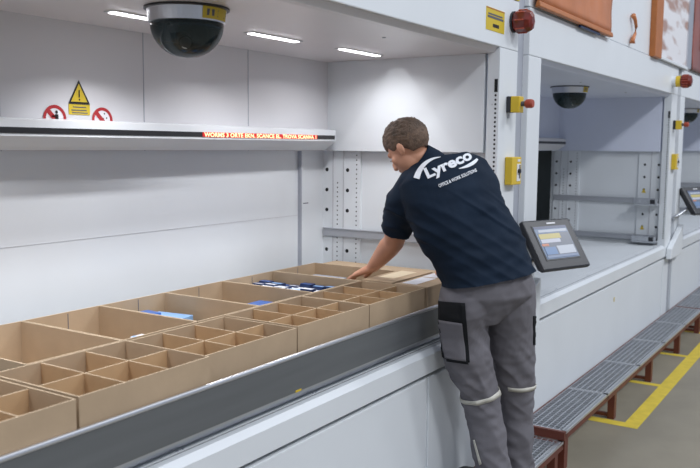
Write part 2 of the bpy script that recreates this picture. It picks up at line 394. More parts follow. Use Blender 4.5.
# --- display bar
def display_bar(k, label, text):
    X = P*k; t = thing('display_bar', label, 'display bar', (X+2, 2.44, 1.63), 'message display bars inside the machines')
    MB().prism([(2.385, 1.727), (2.385, 1.672), (2.44, 1.635), (2.459, 1.625), (2.459, 1.735)], X+0.52, X+3.585, white2 if k == 0 else liner).build('housing', t)
    MB().prism([(2.383, 1.701), (2.383, 1.681), (2.386, 1.681), (2.386, 1.701)], X+0.53, X+3.575, black).build('display_window', t)
    if text:
        MB().box(2.58, 3.415, 2.3815, 2.383, 1.6815, 1.7005, ledred).build('lit_field', t, label='glowing red field')
        cu = bpy.data.curves.new('display_text', 'FONT'); cu.body = text; cu.size = 0.024; cu.align_x = 'LEFT'; cu.offset = 0.0007; cu.space_character = 1.05
        o = bpy.data.objects.new('display_text', cu); C.objects.link(o)
        bpy.context.view_layer.update(); wdt = o.dimensions.x
        me = bpy.data.meshes.new_from_object(o.evaluated_get(bpy.context.evaluated_depsgraph_get())); bpy.data.objects.remove(o)
        me.materials.clear(); me.materials.append(ledm)
        o = bpy.data.objects.new('display_text', me); C.objects.link(o); o.parent = t; o.matrix_parent_inverse = Matrix.Translation(-t.location)
        o.location = (2.59, 2.3808, 1.6825); o.rotation_euler = (math.pi/2, 0, 0); o.scale = (0.815/wdt, 1, 1)
display_bar(0, 'white bar with red LED message above the cardboard boxes', 'WORMS 3 ORTE EKN. SCANCE EL. TROVA SCANVA 1')
display_bar(1, 'grey bar with dark window inside the second machine', None)

# --- signs on the back wall
def disc(mb, c, r, m, n=28, y=None):
    v = [mb.bm.verts.new((c[0]+r*math.cos(2*math.pi*i/n), c[1], c[2]+r*math.sin(2*math.pi*i/n))) for i in range(n)]; mb.face(v, m)
def prohibit(x, z, label, fig):
    t = thing('prohibition_sign', label, 'sign', (x, 2.459, z), 'round prohibition signs behind the display bar')
    r = 0.049; b = MB()
    b.cyl((x, 2.459, z), (x, 2.4575, z), r, signwhite, n=32); b.build('sign_plate', t)
    b = MB(); n = 32
    for i in range(n):
        a0, a1 = 2*math.pi*i/n, 2*math.pi*(i+1)/n
        b.face([b.bm.verts.new((x+rr*math.cos(a), 2.4565, z+rr*math.sin(a))) for rr, a in ((r, a0), (r, a1), (r*.76, a1), (r*.76, a0))], signred)
    d = r*.8; s_ = 0.006
    b.face([b.bm.verts.new(q) for q in ((x-d*.7-s_, 2.4560, z+d*.7-s_), (x-d*.7+s_, 2.4560, z+d*.7+s_), (x+d*.7+s_, 2.4560, z-d*.7+s_), (x+d*.7-s_, 2.4560, z-d*.7-s_))], signred)
    b.build('red_ring', t, label='red ring with slash')
    b = MB()
    if fig:
        disc(b, (x+0.008, 2.4563, z+0.024), 0.006, black, 12)
        b.box(x+0.001, x+0.015, 2.4560, 2.4566, z-0.022, z+0.016, black); b.box(x-0.014, x+0.002, 2.4560, 2.4566, z+0.006, z+0.012, black)
    else:
        for dx, dz in ((-.012, .02), (.01, .026), (.02, .01), (.004, .008), (.016, -.008), (-.02, -.012)): disc(b, (x+dx, 2.4563, z+dz), 0.0032, black, 8)
        b.box(x-.01, x+.012, 2.4560, 2.4566, z-.025, z-.012, black)
    b.build('pictogram', t, label='black pictogram')
prohibit(1.905, 1.735, 'red ringed round prohibition sign left of the yellow triangle', True)
prohibit(2.117, 1.735, 'red ringed round prohibition sign right of the yellow triangle', False)
t = thing('warning_sign', 'yellow triangular warning sign with text panel on back wall', 'sign', (2.014, 2.459, 1.755))
b = MB()
def tri(mb, cx, zb, hw, h, y, m): mb.face([mb.bm.verts.new(q) for q in ((cx-hw, y, zb), (cx+hw, y, zb), (cx, y, zb+h))], m)
tri(b, 2.014, 1.793, 0.048, 0.085, 2.4585, black); tri(b, 2.014, 1.799, 0.037, 0.066, 2.458, labyel); b.build('triangle', t)
b = MB(); b.box(2.0115, 2.0165, 2.4572, 2.4576, 1.815, 1.842, black); disc(b, (2.014, 2.4572, 1.807), 0.0035, black, 12); b.build('exclamation_mark', t)
b = MB(); b.box(1.967, 2.061, 2.4575, 2.459, 1.753, 1.791, labyel)
for z0, a, c in ((1.780, .03, .03), (1.769, .036, .032), (1.7595, .034, .036)): b.box(2.014-a, 2.014+c, 2.4570, 2.4574, z0-.002, z0+.002, seamm)
b.box(1.967, 2.061, 2.4570, 2.4574, 1.790, 1.792, black); b.build('text_panel', t)

# --- fascia label, beacons, stop buttons, key boxes
t = thing('fascia_label', 'yellow rectangular label beside red beacon on near fascia', 'label', (3.55, 1.499, 2.168))
b = MB(); b.box(3.445, 3.655, 1.4985, 1.4999, 2.168, 2.268, labyel); b.build('label_plate', t)
b = MB(); b.box(3.46, 3.64, 1.4978, 1.4984, 2.222, 2.232, seamm); b.box(3.465, 3.63, 1.4978, 1.4984, 2.236, 2.243, seamm); b.box(3.52, 3.59, 1.4978, 1.4984, 2.185, 2.20, black); b.build('printed_lines', t)
MB().box(3.448, 3.652, 1.4976, 1.4984, 2.262, 2.266, orange2).build('label_edge_line', t)

def beacon(x, collar, label, z=2.238):
    t = thing('warning_beacon', label, 'beacon', (x, 1.5, 2.233), 'red warning beacons on the fascia')
    n = 8 if not collar else 16
    if collar:
        MB().cyl((x, 1.5, z), (x, 1.47, z), 0.044, white2, n=20).build('base', t)
        MB().cyl((x, 1.47, z), (x, 1.435, z), 0.046, yellow, n=20).build('collar', t, label='yellow collar'); y0 = 1.435
    else:
        MB().cyl((x, 1.5, z), (x, 1.49, z), 0.05, darkgrey, n=16).build('base', t); y0 = 1.49
    b = MB(); ax = (x, y0, z)
    b.lathe([(0.046, 0), (0.053, -0.012), (0.053, -0.062), (0.044, -0.082), (0.02, -0.09)], ax, redlens, n, 'y')
    for i in range(n):
        a = 2*math.pi*i/n; b.cyl((x+0.053*math.cos(a), y0-0.014, z+0.053*math.sin(a)), (x+0.053*math.cos(a), y0-0.06, z+0.053*math.sin(a)), 0.004, red, n=6)
    b.build('red_lens', t, 0.003)
beacon(3.765, False, 'faceted red beacon on the near fascia beside yellow label')
beacon(3.765+P-0.15, True, 'round red beacon with yellow collar on the second fascia', 2.208)

def stop_button(x, label):
    t = thing('emergency_stop', label, 'stop button', (x, 1.5, 1.85), 'emergency stop buttons on the posts')
    MB().box(x-0.03, x+0.03, 1.478, 1.4995, 1.812, 1.888, darkgrey).build('back_box', t, 0.004)
    MB().box(x-0.03, x+0.03, 1.435, 1.478, 1.812, 1.888, yellow).build('yellow_box', t, 0.004)
    MB().cyl((x, 1.435, 1.853), (x, 1.415, 1.853), 0.012, seamm).build('stem', t)
    MB().lathe([(0.016, 0), (0.021, -0.006), (0.021, -0.03), (0.017, -0.038)], (x, 1.415, 1.853), red, 20, 'y').build('mushroom_head', t, smooth=False)
    b = MB(); b.box(x-0.012, x+0.012, 1.497, 1.4995, 1.786, 1.803, greyp); b.build('small_tag', t)
stop_button(3.735, 'yellow box with red stop button on the nearer post')
stop_button(3.735+P, 'yellow box with red stop button on the further post')
def key_box(x, label):
    t = thing('key_switch_box', label, 'switch box', (x, 1.5, 1.47), 'yellow switch boxes on the posts')
    MB().box(x-0.055, x+0.065, 1.462, 1.4995, 1.470, 1.603, yellow).build('housing', t, 0.004)
    b = MB(); b.box(x+0.005, x+0.05, 1.460, 1.462, 1.487, 1.570, signwhite); b.box(x+0.012, x+0.046, 1.460, 1.462, 1.580, 1.592, signwhite); b.box(x+0.032, x+0.046, 1.4590, 1.4600, 1.50, 1.565, seamm)
    b.build('white_plate', t, label='white printed plate')
    MB().cyl((x+0.024, 1.460, 1.535), (x+0.024, 1.450, 1.535), 0.011, black).build('key_lock', t)
key_box(3.765, 'yellow switch box with key lock on the nearer post')
key_box(3.765+P, 'yellow switch box with key lock on the further post')

# --- films and window above the second machine
def sheet(x0, x1, z0, z1, m, name, y=1.485, amp=0.012, fold=True):
    b = MB(); nx, nz = 36, 24; g = []
    for i in range(nx+1):
        row = []
        for j in range(nz+1):
            u, v = i/nx, j/nz; x = x0+(x1-x0)*u; z = z0+(z1-z0)*v
            d = amp*(noise.noise(Vector((x*3.0, z*4.0, 1.7)))+0.5*noise.noise(Vector((x*7+z*5, z*9, 4.1))))
            row.append(b.bm.verts.new((x, y-abs(d)-0.004*(1-v), z)))
        g.append(row)
    for i in range(nx):
        for j in range(nz): b.face([g[i][j], g[i+1][j], g[i+1][j+1], g[i][j+1]], m)
    o = b.build(name, None, smooth=True); s = o.modifiers.new('thick', 'SOLIDIFY'); s.thickness = 0.004; s.offset = 1
    return o
t = thing('orange_cover_sheet', 'crumpled orange cover sheet hanging above the second machine', 'cover sheet', (4.7, 1.49, 2.34))
o = sheet(4.03, 5.36, 2.375, 3.35, orange, 'film'); o.parent = t; o.matrix_parent_inverse = Matrix.Translation(-t.location)
MB().prism([(1.462, 2.345), (1.468, 2.375), (1.487, 2.378), (1.495, 2.345)], 4.03, 5.36, orange2).build('bottom_hem', t, 0.006)
MB().cyl((4.72, 1.480, 2.336), (5.10, 1.480, 2.336), 0.008, blued, n=10).build('hanging_rod', t, label='dark blue rod')
b = MB(); b.tube([(5.93, 1.490, 2.56), (5.97, 1.486, 2.535), (6.00, 1.484, 2.49), (5.985, 1.486, 2.44), (5.93, 1.486, 2.40), (5.93, 1.488, 2.37)], [0.018, 0.013, 0.011, 0.011, 0.016, 0.02], orange)
tag(b.build('orange_strap', smooth=True), 'short curled orange strap on white cladding right of orange sheet', 'strap')
t = thing('window_1', 'orange framed window with painted bright reflections above second machine', 'window', (7.2, 1.5, 2.34), kind='structure')
MB().box(6.52, 6.74, 1.465, 1.51, 2.338, 3.35, orange2).build('side_frame', t, 0.004)
b = MB()
gl = bpy.data.materials.new('pane with painted reflections'); gl.use_nodes = True; nt = gl.node_tree; bb = nt.nodes['Principled BSDF']
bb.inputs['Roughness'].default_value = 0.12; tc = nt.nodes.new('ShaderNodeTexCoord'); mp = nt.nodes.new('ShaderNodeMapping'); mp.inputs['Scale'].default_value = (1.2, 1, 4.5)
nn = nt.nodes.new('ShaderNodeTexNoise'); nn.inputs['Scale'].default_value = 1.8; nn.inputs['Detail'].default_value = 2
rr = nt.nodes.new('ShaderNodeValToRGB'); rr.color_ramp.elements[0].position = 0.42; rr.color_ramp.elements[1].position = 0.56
rr.color_ramp.elements[0].color = (0.42, 0.24, 0.17, 1); rr.color_ramp.elements[1].color = (0.85, 0.83, 0.84, 1)  # pale reflections over brown glass are painted into the pane colour
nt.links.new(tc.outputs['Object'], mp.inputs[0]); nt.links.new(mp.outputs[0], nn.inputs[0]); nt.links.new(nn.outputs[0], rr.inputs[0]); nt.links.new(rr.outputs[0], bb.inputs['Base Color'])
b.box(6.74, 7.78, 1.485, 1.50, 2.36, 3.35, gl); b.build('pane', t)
MB().box(6.74, 7.80, 1.47, 1.51, 2.342, 2.362, white2).build('sill', t)
MB().box(7.78, 7.97, 1.475, 1.51, 2.36, 3.35, alu).build('mullion', t)
t = thing('red_brown_cover_sheet', 'glossy red brown cover sheet above machine at right edge', 'cover sheet', (8.6, 1.49, 2.36))
o = sheet(8.02, 9.6, 2.36, 3.35, brownfilm, 'film'); o.parent = t; o.matrix_parent_inverse = Matrix.Translation(-t.location)
MB().box(8.42, 8.75, 1.455, 1.462, 2.58, 2.78, whitep).build('paper_note', t, label='pale paper sheet')
b = MB().box(3.62, 3.835, 1.4985, 1.5095, 2.345, 2.46, labyel); tag(b.build('yellow_sticker'), 'yellow sticker on the cladding above the near red beacon', 'sticker')

b = MB().box(5.806, 5.821, 1.504, 1.5065, 0.575, 0.605, labyel); tag(b.build('inspection_sticker'), 'tiny yellow sticker on the front panel of the second machine', 'sticker')

# ------------------------------------------------------------------ steps with grating
def step(x0, x1, n, y0, y1, z, label, leg_x, longbar=True):
    t = thing('grated_step', label, 'step', ((x0+x1)/2, (y0+y1)/2, 0), 'grated steps along the machines')
    b = MB(); fh = 0.034
    b.box(x0, x1, y0, y0+0.012, z-fh-0.008, z-0.012, brownst); b.box(x0, x1, y1-0.010, y1, z-fh-0.008, z-0.012, brownst)
    b.box(x0-0.022, x0, y0, y1, z-fh-0.008, z+0.003, brownst); b.box(x1-0.025, x1, y0+.012, y1-.01, z-fh-0.008, z-0.004, brownst)
    b.box(x0, x1, y1-0.003, y1+0.002, z-0.012, z+0.003, brownst)
    b.build('frame', t)
    for i, lx in enumerate(leg_x):
        w_ = 0.055 if (i == 0 and lx < x0+0.1) else 0.045
        MB().box(lx, lx+w_, y0+0.004, y0+0.045, 0, z-0.042, brownst).build('leg', t)
        MB().box(lx, lx+w_, y1-0.05, y1-0.01, 0, z-0.042, brownst).build('leg', t)
        MB().box(lx+0.01, lx+0.035, y0+0.045, y1-0.05, 0.01, 0.03, brownst).build('cross_bar', t)
    L = (x1-x0)/n
    for k in range(n):
        a, c = x0+k*L+0.004, x0+(k+1)*L-0.004
        b = MB()
        b.box(a, a+0.012, y0, y1-0.004, z-0.03, z+0.001, alu); b.box(c-0.012, c, y0, y1-0.004, z-0.03, z+0.001, alu)
        b.box(a, c, y0-0.001, y0+0.026, z-0.012, z+0.001, alu); b.box(a, c, y1-0.008, y1-0.004, z-0.03, z, grate)
        ny = 7
        for j in range(1, ny): 
            y = y0+0.012+(y1-y0-0.018)*j/ny; b.box(a, c, y-0.0022, y+0.0022, z-0.012, z-0.001, grate)
        nxn = int((c-a)/0.033)
        for j in range(1, nxn):
            x = a+(c-a)*j/nxn; b.box(x-0.002, x+0.002, y0+0.014, y1-0.008, z-0.028, z-0.0012, grate)
        for j in range(int((c-a)/0.02)): b.box(a+j*0.02+.004, a+j*0.02+.012, y0+0.006, y0+0.018, z+0.0008, z+0.0032, galv)
        b.build('grating', t)
    return t
step(4.035, 7.90, 5, 1.258, 1.50, 0.204, 'long grated step with red-brown frame in front of second machine', (4.035, 4.985, 5.95, 6.92, 7.80))
step(7.93, 11.7, 5, 1.258, 1.50, 0.204, 'grated step with red-brown frame in front of furthest machine', (7.95, 8.95, 9.95, 10.95))
step(0.20, 4.015, 5, 1.262, 1.50, 0.160, 'slightly lower grated step under the standing person', (0.25, 1.3, 2.3, 3.9))

# ------------------------------------------------------------------ tray with boxes
t = thing('steel_tray', 'long galvanised steel tray carrying the cardboard boxes', 'tray', (2.0, 2.0, 0.82))
TX0, TX1 = 0.55, 3.56
b = MB(); b.prism([(1.522, 0.870), (1.522, 0.880), (2.40, 0.880), (2.40, 0.870)], TX0, TX1, traym); b.build('base_sheet', t)
b = MB(); b.prism([(1.514, 0.985), (1.514, 0.868), (1.519, 0.868), (1.519, 0.985)], TX0, TX1, traym)
b.build('front_wall', t)
b = MB(); b.tube([(TX0, 1.515, 0.987), (TX1, 1.515, 0.987)], 0.0075, alu, 12); b.build('rolled_lip', t, label='bright rolled lip')
MB().box(TX0, TX1, 1.514, 1.53, 0.862, 0.868, galv).build('bottom_strip', t)
MB().box(TX0, TX1, 2.40, 2.405, 0.87, 0.99, traym).build('rear_wall', t)
for y in (1.565, 2.28): MB().box(TX0+0.02, TX1-0.02, y, y+0.05, 0.822, 0.870, galv).build('support_rail', t)
for x in (TX0-0.004, TX1): MB().box(x, x+0.004, 1.53, 2.405, 0.87, 0.985, traym).build('end_wall', t)
MB().box(2.055, 2.085, 1.5122, 1.5138, 0.868, 0.874, yellow).build('yellow_mark', t)

TB = 0.8805; RIM = 1.064; T = 0.004
def shell(b, x0, x1, y0, y1, z0, z1, m=card):
    b.box(x0, x1, y0, y1, z0, z0+T, m)
    b.box(x0, x1, y0, y0+T, z0+T, z1, m, cardedge); b.box(x0, x1, y1-T, y1, z0+T, z1, m, cardedge)
    b.box(x0, x0+T, y0+T, y1-T, z0+T, z1, m, cardedge); b.box(x1-T, x1, y0+T, y1-T, z0+T, z1, m, cardedge)
back = [0.662, 1.0, 1.337, 1.672, 1.995, 2.323, 2.664, 3.017, 3.36]
names = ['leftmost', 'second', 'third', 'fourth', 'fifth', 'sixth', 'seventh']
blab = ['outside', 'outside', 'large empty cardboard bin in back row at the left picture edge',
        'large empty cardboard bin in back row, second from left picture edge',
        'back row cardboard bin holding a blue and light blue packet',
        'back row cardboard bin with flat bright blue packet',
        'back row cardboard bin filled with dark blue and white packets',
        'furthest back row cardboard bin beside the person reaching hand']
for i, (x0, x1) in enumerate(zip(back, back[1:])):
    if i < 2: continue
    t = thing('cardboard_bin', blab[i], 'box', ((x0+x1)/2, 2.115, TB), 'large open bins in the back row')
    y1b = 2.355
    b = MB(); shell(b, x0+0.002, x1-0.002, 1.874, y1b, TB, RIM); xm = (x0+x1)/2+0.02
    b.box(xm-0.0015, xm+0.0015, y1b-T-0.0006, y1b-T+0.0001, TB+T, RIM-0.006, seamm)
    b.build('box_shell', t)
front = [0.332, 0.780, 1.228, 1.680, 2.122, 2.573, 3.020]
flab = {1: 'partitioned cardboard box nearest the viewer, cut by left picture edge', 2: 'partitioned cardboard box in front row, second from the left edge',
        3: 'partitioned cardboard box in the middle of the front row', 4: 'partitioned cardboard box in front of the bright blue packet', 5: 'furthest partitioned cardboard box, just left of the closed cartons'}
for i, (x0, x1) in enumerate(zip(front, front[1:])):
    if i < 1: continue
    t = thing('partitioned_box', flab[i], 'box', ((x0+x1)/2, 1.70, TB), 'partitioned boxes in the front row')
    y0, y1 = {1: 1.5225, 2: 1.531}.get(i, 1.556), 1.868
    rim = RIM if i != 3 else RIM-0.004
    x0 += 0.003; x1 -= 0.012 if i == 1 else 0.003
    b = MB(); shell(b, x0, x1, y0, y1, TB, rim); b.build('box_shell', t)
    ym = 1.692
    b = MB(); b.box(x0+T, x1-T, ym-0.002, ym+0.002, TB+T, rim-0.004, cardin, cardedge); b.build('long_divider', t)
    for k in (1, 2):
        xx = x0+(x1-x0)*k/3
        b = MB(); b.box(xx-0.002, xx+0.002, y0+T, ym-0.002, TB+T, rim-0.003, cardin, cardedge); b.box(xx-0.002, xx+0.002, ym+0.002, y1-T, TB+T, rim-0.003, cardin, cardedge); b.build('cross_divider', t)
def carton(x0, x1, y0, y1, z1, label, lx, lm, flap):
    t = thing('closed_carton', label, 'carton', ((x0+x1)/2, (y0+y1)/2, TB), 'closed cartons at the far end')
    MB().box(x0, x1, y0, y1, TB, z1-0.004, card).build('carton_body', t, 0.002)
    b = MB(); ym = (y0+y1)/2; b.box(x0, x1, y0, ym-0.001, z1-0.004, z1, card); b.box(x0, x1, ym+0.001, y1, z1-0.004, z1, card); b.build('top_flaps', t, 0.001)
    for (a, c, d, e) in lx: MB().box(a, c, d, e, z1, z1+0.0008, lm).build('paper_label', t, label='pale paper label')
    if flap: b = MB().hexa([(x1-.08, y0, z1-.004), (x1, y0, z1-.004), (x1, y0+.03, z1), (x1-.08, y0+.03, z1), (x1-.08, y0, z1), (x1, y0, z1), (x1, y0+.03, z1+.006), (x1-.08, y0+.03, z1+.006)], card); b.build('lifted_flap', t)
carton(3.027, 3.40, 1.715, 1.868, 1.070, 'closed carton with cream paper label beside reaching hand', [(3.12, 3.34, 1.765, 1.845)], cream, False)
carton(3.027, 3.40, 1.548, 1.708, 1.066, 'closed carton with two white paper labels nearest the person', [(3.06, 3.25, 1.62, 1.69), (3.27, 3.38, 1.63, 1.70)], whitep, True)
b = MB().box(3.365, 3.54, 1.60, 2.35, TB, 1.055, card); tag(b.build('end_carton', None, 0.003), 'plain brown carton filling the far end of the tray', 'carton')

# --- contents
def packet(x, y, z, sx, sy, sz, m1, m2, label, rot=0.0, tilt=0.0, group=None, strip=0.35):
    t = thing('packet', label, 'packet', (x, y, z), group)
    MB().box(x-sx/2, x+sx/2, y-sy/2, y+sy/2, z, z+sz, m1).build('packet_body', t, 0.002)
    MB().box(x-sx/2+0.004, x-sx/2+sx*strip, y-sy/2+.003, y+sy/2-.003, z+sz, z+sz+0.0008, m2).build('printed_band', t)
    t.rotation_euler = (tilt, 0, rot); return t
FB = TB+T
def filler(x0, x1, y0, y1, h, label):     # inner tray of folded card raising the goods
    b = MB().box(x0, x1, y0, y1, FB, FB+h, card); return tag(b.build('card_insert', None, 0.002), label, 'card insert')
filler(2.10, 2.29, 2.13, 2.34, 0.085, 'folded card insert under the light blue packet')
packet(2.19, 2.235, FB+0.087, 0.17, 0.16, 0.03, bluel, blued, 'light blue packet in the fifth back bin', 0.15, strip=0.3)
packet(2.15, 2.285, FB+0.119, 0.09, 0.08, 0.015, bluep, bluel, 'small dark blue packet lying on the light blue packet', -0.1)
packet(2.50, 2.00, FB+0.001, 0.19, 0.17, 0.135, bluep, bluep, 'bright blue packet against the front of a back bin', 0.05)
packet(1.76, 1.895, FB+0.001, 0.05, 0.035, 0.172, whitep, bluel, 'small white packet tip beside the front row box')
rows = [2.69, 2.735, 2.78, 2.825, 2.87, 2.915, 2.96]
kinds = [(blued, bluep), (whitep, blued), (blued, whitep), (bluep, whitep), (whitep, bluel), (blued, bluel)]
n_ = 0
loc_words = ['beside the bin wall', 'in second file', 'in third file', 'in fourth file', 'in fifth file', 'in sixth file', 'in last file']
dep_words = ['at the front', 'near the front', 'before the middle', 'at the middle', 'past the middle', 'near the back', 'against the back']
cn = {0: 'dark blue', 1: 'white', 2: 'navy banded', 3: 'bright blue', 4: 'pale', 5: 'deep blue'}
for i, x in enumerate(rows):
    for j in range(7):
        k = (0 if i < 2 and j > 2 else (1 if i in (2, 3) and j > 2 else random.choice((0, 2, 5, 0, 5, 4, 0, 2) if j > 1 or i > 3 else (0, 5))))
        h = 0.140+random.uniform(-0.008, 0.012)
        packet(x, 1.915+j*0.066, FB+0.0005, 0.040, 0.058, h, kinds[k][0], kinds[k][1], '%s packet in the filled back bin, %s, %s' % (cn[k], loc_words[i], dep_words[j]), 0, group='small packets filling the sixth bin', strip=random.choice((0.3, 0.5, 0.7)))
filler(3.04, 3.34, 2.06, 2.34, 0.09, 'folded card insert in the furthest back bin')
packet(3.13, 2.24, FB+0.092, 0.12, 0.16, 0.045, blued, greyp, 'dark blue packet in the furthest back bin', 0.0)
packet(3.255, 2.22, FB+0.092, 0.10, 0.18, 0.04, greyp, blued, 'grey packet in the furthest back bin', 0.0)

# ------------------------------------------------------------------ touch terminals
def terminal(c, label, k):
    c = Vector(c); u = Vector((0.314, -0.119, 0)); u = u.normalized()
    v0 = Vector((0.10*0.54-0.135*0.84, -0.10*0.84-0.135*0.54, -0.25)); v = (v0-u*v0.dot(u)).normalized(); n = u.cross(v)   # n away from the operator
    if n.dot(fw) < 0: n = -n
    W_, H_ = 0.180, 0.140
    t = thing('touch_terminal', label, 'terminal', c, 'touch terminals beside the openings')
    def q(a, b_, d): return c+u*a-v*b_+n*d
    b = MB()
    def slab(b, a0, a1, b0, b1, d0, d1, m, inset=0):
        if m is not darkgrey: a0, a1, b0, b1 = a0*1.02, a1*1.02, b0*0.98, b1*0.98
        b.hexa([q(a0, b0, d0), q(a1, b0, d0), q(a1, b1, d0), q(a0, b1, d0), q(a0+inset, b0+inset, d1), q(a1-inset, b0+inset, d1), q(a1-inset, b1-inset, d1), q(a0+inset, b1-inset, d1)], m)
    slab(b, -W_, W_, -H_, H_, 0, 0.03, darkgrey); slab(b, -W_+.004, W_-.004, -H_+.004, H_-.004, 0.03, 0.065, darkgrey, 0.025); b.build('housing', t, 0.008)
    b = MB(); slab(b, -0.132, 0.128, -0.092, 0.108, -0.002, 0.001, black); b.build('bezel', t)
    b = MB(); scr = mat('screen %d' % k, (0.1, 0.12, 0.15), 0.2, emit=(0.20, 0.27, 0.42), estr=0.5); slab(b, -0.124, 0.120, -0.085, 0.100, -0.0035, -0.002, scr); b.build('screen', t)
    e = lambda nm, c_, s_=0.34: mat(nm, tuple(x*0.3 for x in c_), 0.3, emit=c_, estr=s_)
    wins = [(e('ui top', (0.10, 0.13, 0.25)), (-.124, .12, .086, .100)), (e('ui bar', (0.62, 0.68, 0.80)), (-.10, .11, .066, .080)), (e('ui grey', (0.20, 0.23, 0.30)), (-.112, .115, -.075, .060)),
            (e('ui yellow', (0.72, 0.62, 0.22)), (-.112, .045, .028, .056)), (e('ui white', (0.70, 0.74, 0.88)), (-.112, .03, .005, .026)), (e('ui orange', (0.80, 0.30, 0.18)), (-.118, -.07, -.012, .0)),
            (e('ui panel', (0.68, 0.74, 0.86)), (-.02, .108, -.062, -.016)), (e('ui blue', (0.18, 0.32, 0.60)), (-.112, -.03, -.062, -.02)), (e('ui foot', (0.28, 0.36, 0.55)), (-.118, .115, -.080, -.067))]
    for i, (m, (a0, a1, b0, b1)) in enumerate(wins):
        bb = MB(); slab(bb, a0, a1, b0, b1, -0.0045-0.0003*i, -0.0035, m); bb.build('screen_field', t)
    b = MB(); slab(b, -0.01, 0.055, 0.114, 0.122, -0.0012, 0, signwhite); b.build('name_plate', t)
    b = MB(); slab(b, -0.06, -0.045, 0.132, 0.140, 0.01, 0.025, red); b.build('status_light', t, label='small red light')
    b = MB(); e0 = q(0, 0, 0.064); post = Vector((3.90+P*k, 1.525, 1.02))
    b.tube([e0, e0+n*0.05, post+Vector((0.02, -0.07, 0.05)), post], 0.014, galv, 12); b.build('arm', t, smooth=True)
    b = MB(); b.box(post.x-0.03, post.x+0.03, post.y-0.012, post.y+0.006, post.z-0.05, post.z+0.05, greyp); b.build('wall_bracket', t, 0.003)
    return t
terminal((4.05, 1.345, 1.168), 'dark grey touch terminal with lit screen beside the person', 0)
terminal((4.05+P+0.20, 1.345, 1.168+0.02), 'dark grey touch terminal at the right picture edge', 1)
def gusset(k, label):
    X = P*k
    b = MB(); 
    for dy0, dy1 in ((1.452, 1.4965),):
        b.hexa([(X+3.66, dy0, 0.70), (X+4.14, dy0, 0.70), (X+4.14, dy1, 0.70), (X+3.66, dy1, 0.70), (X+3.68, dy0, 0.79), (X+4.14, dy0, 0.97), (X+4.14, dy1, 0.97), (X+3.68, dy1, 0.79)], white2)
    o = b.build('sloped_cover', None, 0.006); tag(o, label, 'cover', 'white sloped covers below the posts')
gusset(0, 'white sloped cover below the nearer post, mostly behind the person')
gusset(1, 'white sloped cover at the worktop end below the further post')

# ------------------------------------------------------------------ person
def remesh(mb, name, parent, voxel, smooth_it=4, disp=None, label=None):
    o = mb.build(name, parent)
    r = o.modifiers.new('r', 'REMESH'); r.mode = 'VOXEL'; r.voxel_size = voxel; r.use_smooth_shade = True
    s = o.modifiers.new('s', 'SMOOTH'); s.iterations = smooth_it; s.factor = 0.5
    bpy.context.view_layer.update()
    me = bpy.data.meshes.new_from_object(o.evaluated_get(bpy.context.evaluated_depsgraph_get()))
    old = o.data; o.modifiers.clear(); o.data = me; bpy.data.meshes.remove(old)
    if disp:
        nrm = [v.normal.copy() for v in me.vertices]
        for v, n in zip(me.vertices, nrm): v.co += n*disp(v.co)
    for p in me.polygons: p.use_smooth = True
    if label: o['label'] = label
    return o
person = thing('person', 'person in navy polo shirt and grey work trousers reaching into a box', 'person', (3.05, 1.33, 0.16))
rv = Vector((0.766, -0.643, 0)); fv = Vector((0.643, 0.766, 0)); up = Vector((0, 0, 1))
V = Vector
# torso centre line (bottom to top) with half widths
TOR = [  # centre, half width, half depth
    (V((3.060, 1.275, 1.045)), 0.198, 0.142), (V((3.055, 1.285, 1.10)), 0.197, 0.142), (V((3.045, 1.305, 1.18)), 0.188, 0.132), (V((3.030, 1.345, 1.27)), 0.186, 0.128),
    (V((3.000, 1.395, 1.36)), 0.196, 0.130), (V((2.990, 1.435, 1.46)), 0.207, 0.125), (V((2.990, 1.470, 1.535)), 0.198, 0.112), (V((2.995, 1.495, 1.588)), 0.135, 0.092)]
def fr(i):
    a = TOR[max(i-1, 0)][0]; b = TOR[min(i+1, len(TOR)-1)][0]; d = (b-a).normalized()
    u = (rv-d*rv.dot(d)).normalized(); return u, d.cross(u)
LS = V((2.875, 1.57, 1.485)); LE = V((3.03, 1.715, 1.245)); LW = V((3.088, 1.855, 1.115))
RS = V((3.145, 1.37, 1.47)); RE = V((3.36, 1.40, 1.28)); RW = V((3.37, 1.53, 1.15))
headc = V((2.915, 1.590, 1.640))
def seg(b, pts, m, n=20, flat=1.0):
    secs = []
    for i, (p, r) in enumerate(pts):
        d = (pts[min(i+1, len(pts)-1)][0]-pts[max(i-1, 0)][0]).normalized()
        u = d.cross(up); u = u.normalized() if u.length > .1 else rv; v = d.cross(u)
        rr = r if isinstance(r, tuple) else (r, r)
        secs.append((p, u, v, rr[0], rr[1]))
    b.loft(secs, m, n)
b = MB()
# core torso inside the clothes
b.loft([(c, *fr(i), hw-0.035, hd-0.035, 2.3) for i, (c, hw, hd) in enumerate(TOR) if i > 1], skin)
neckb = V((2.985, 1.515, 1.56)); 
seg(b, [(neckb, 0.055), ((neckb+headc)/2+V((.004, -.006, 0.0)), 0.050), (headc+V((0.0, -0.005, -0.02)), 0.050)], skin)
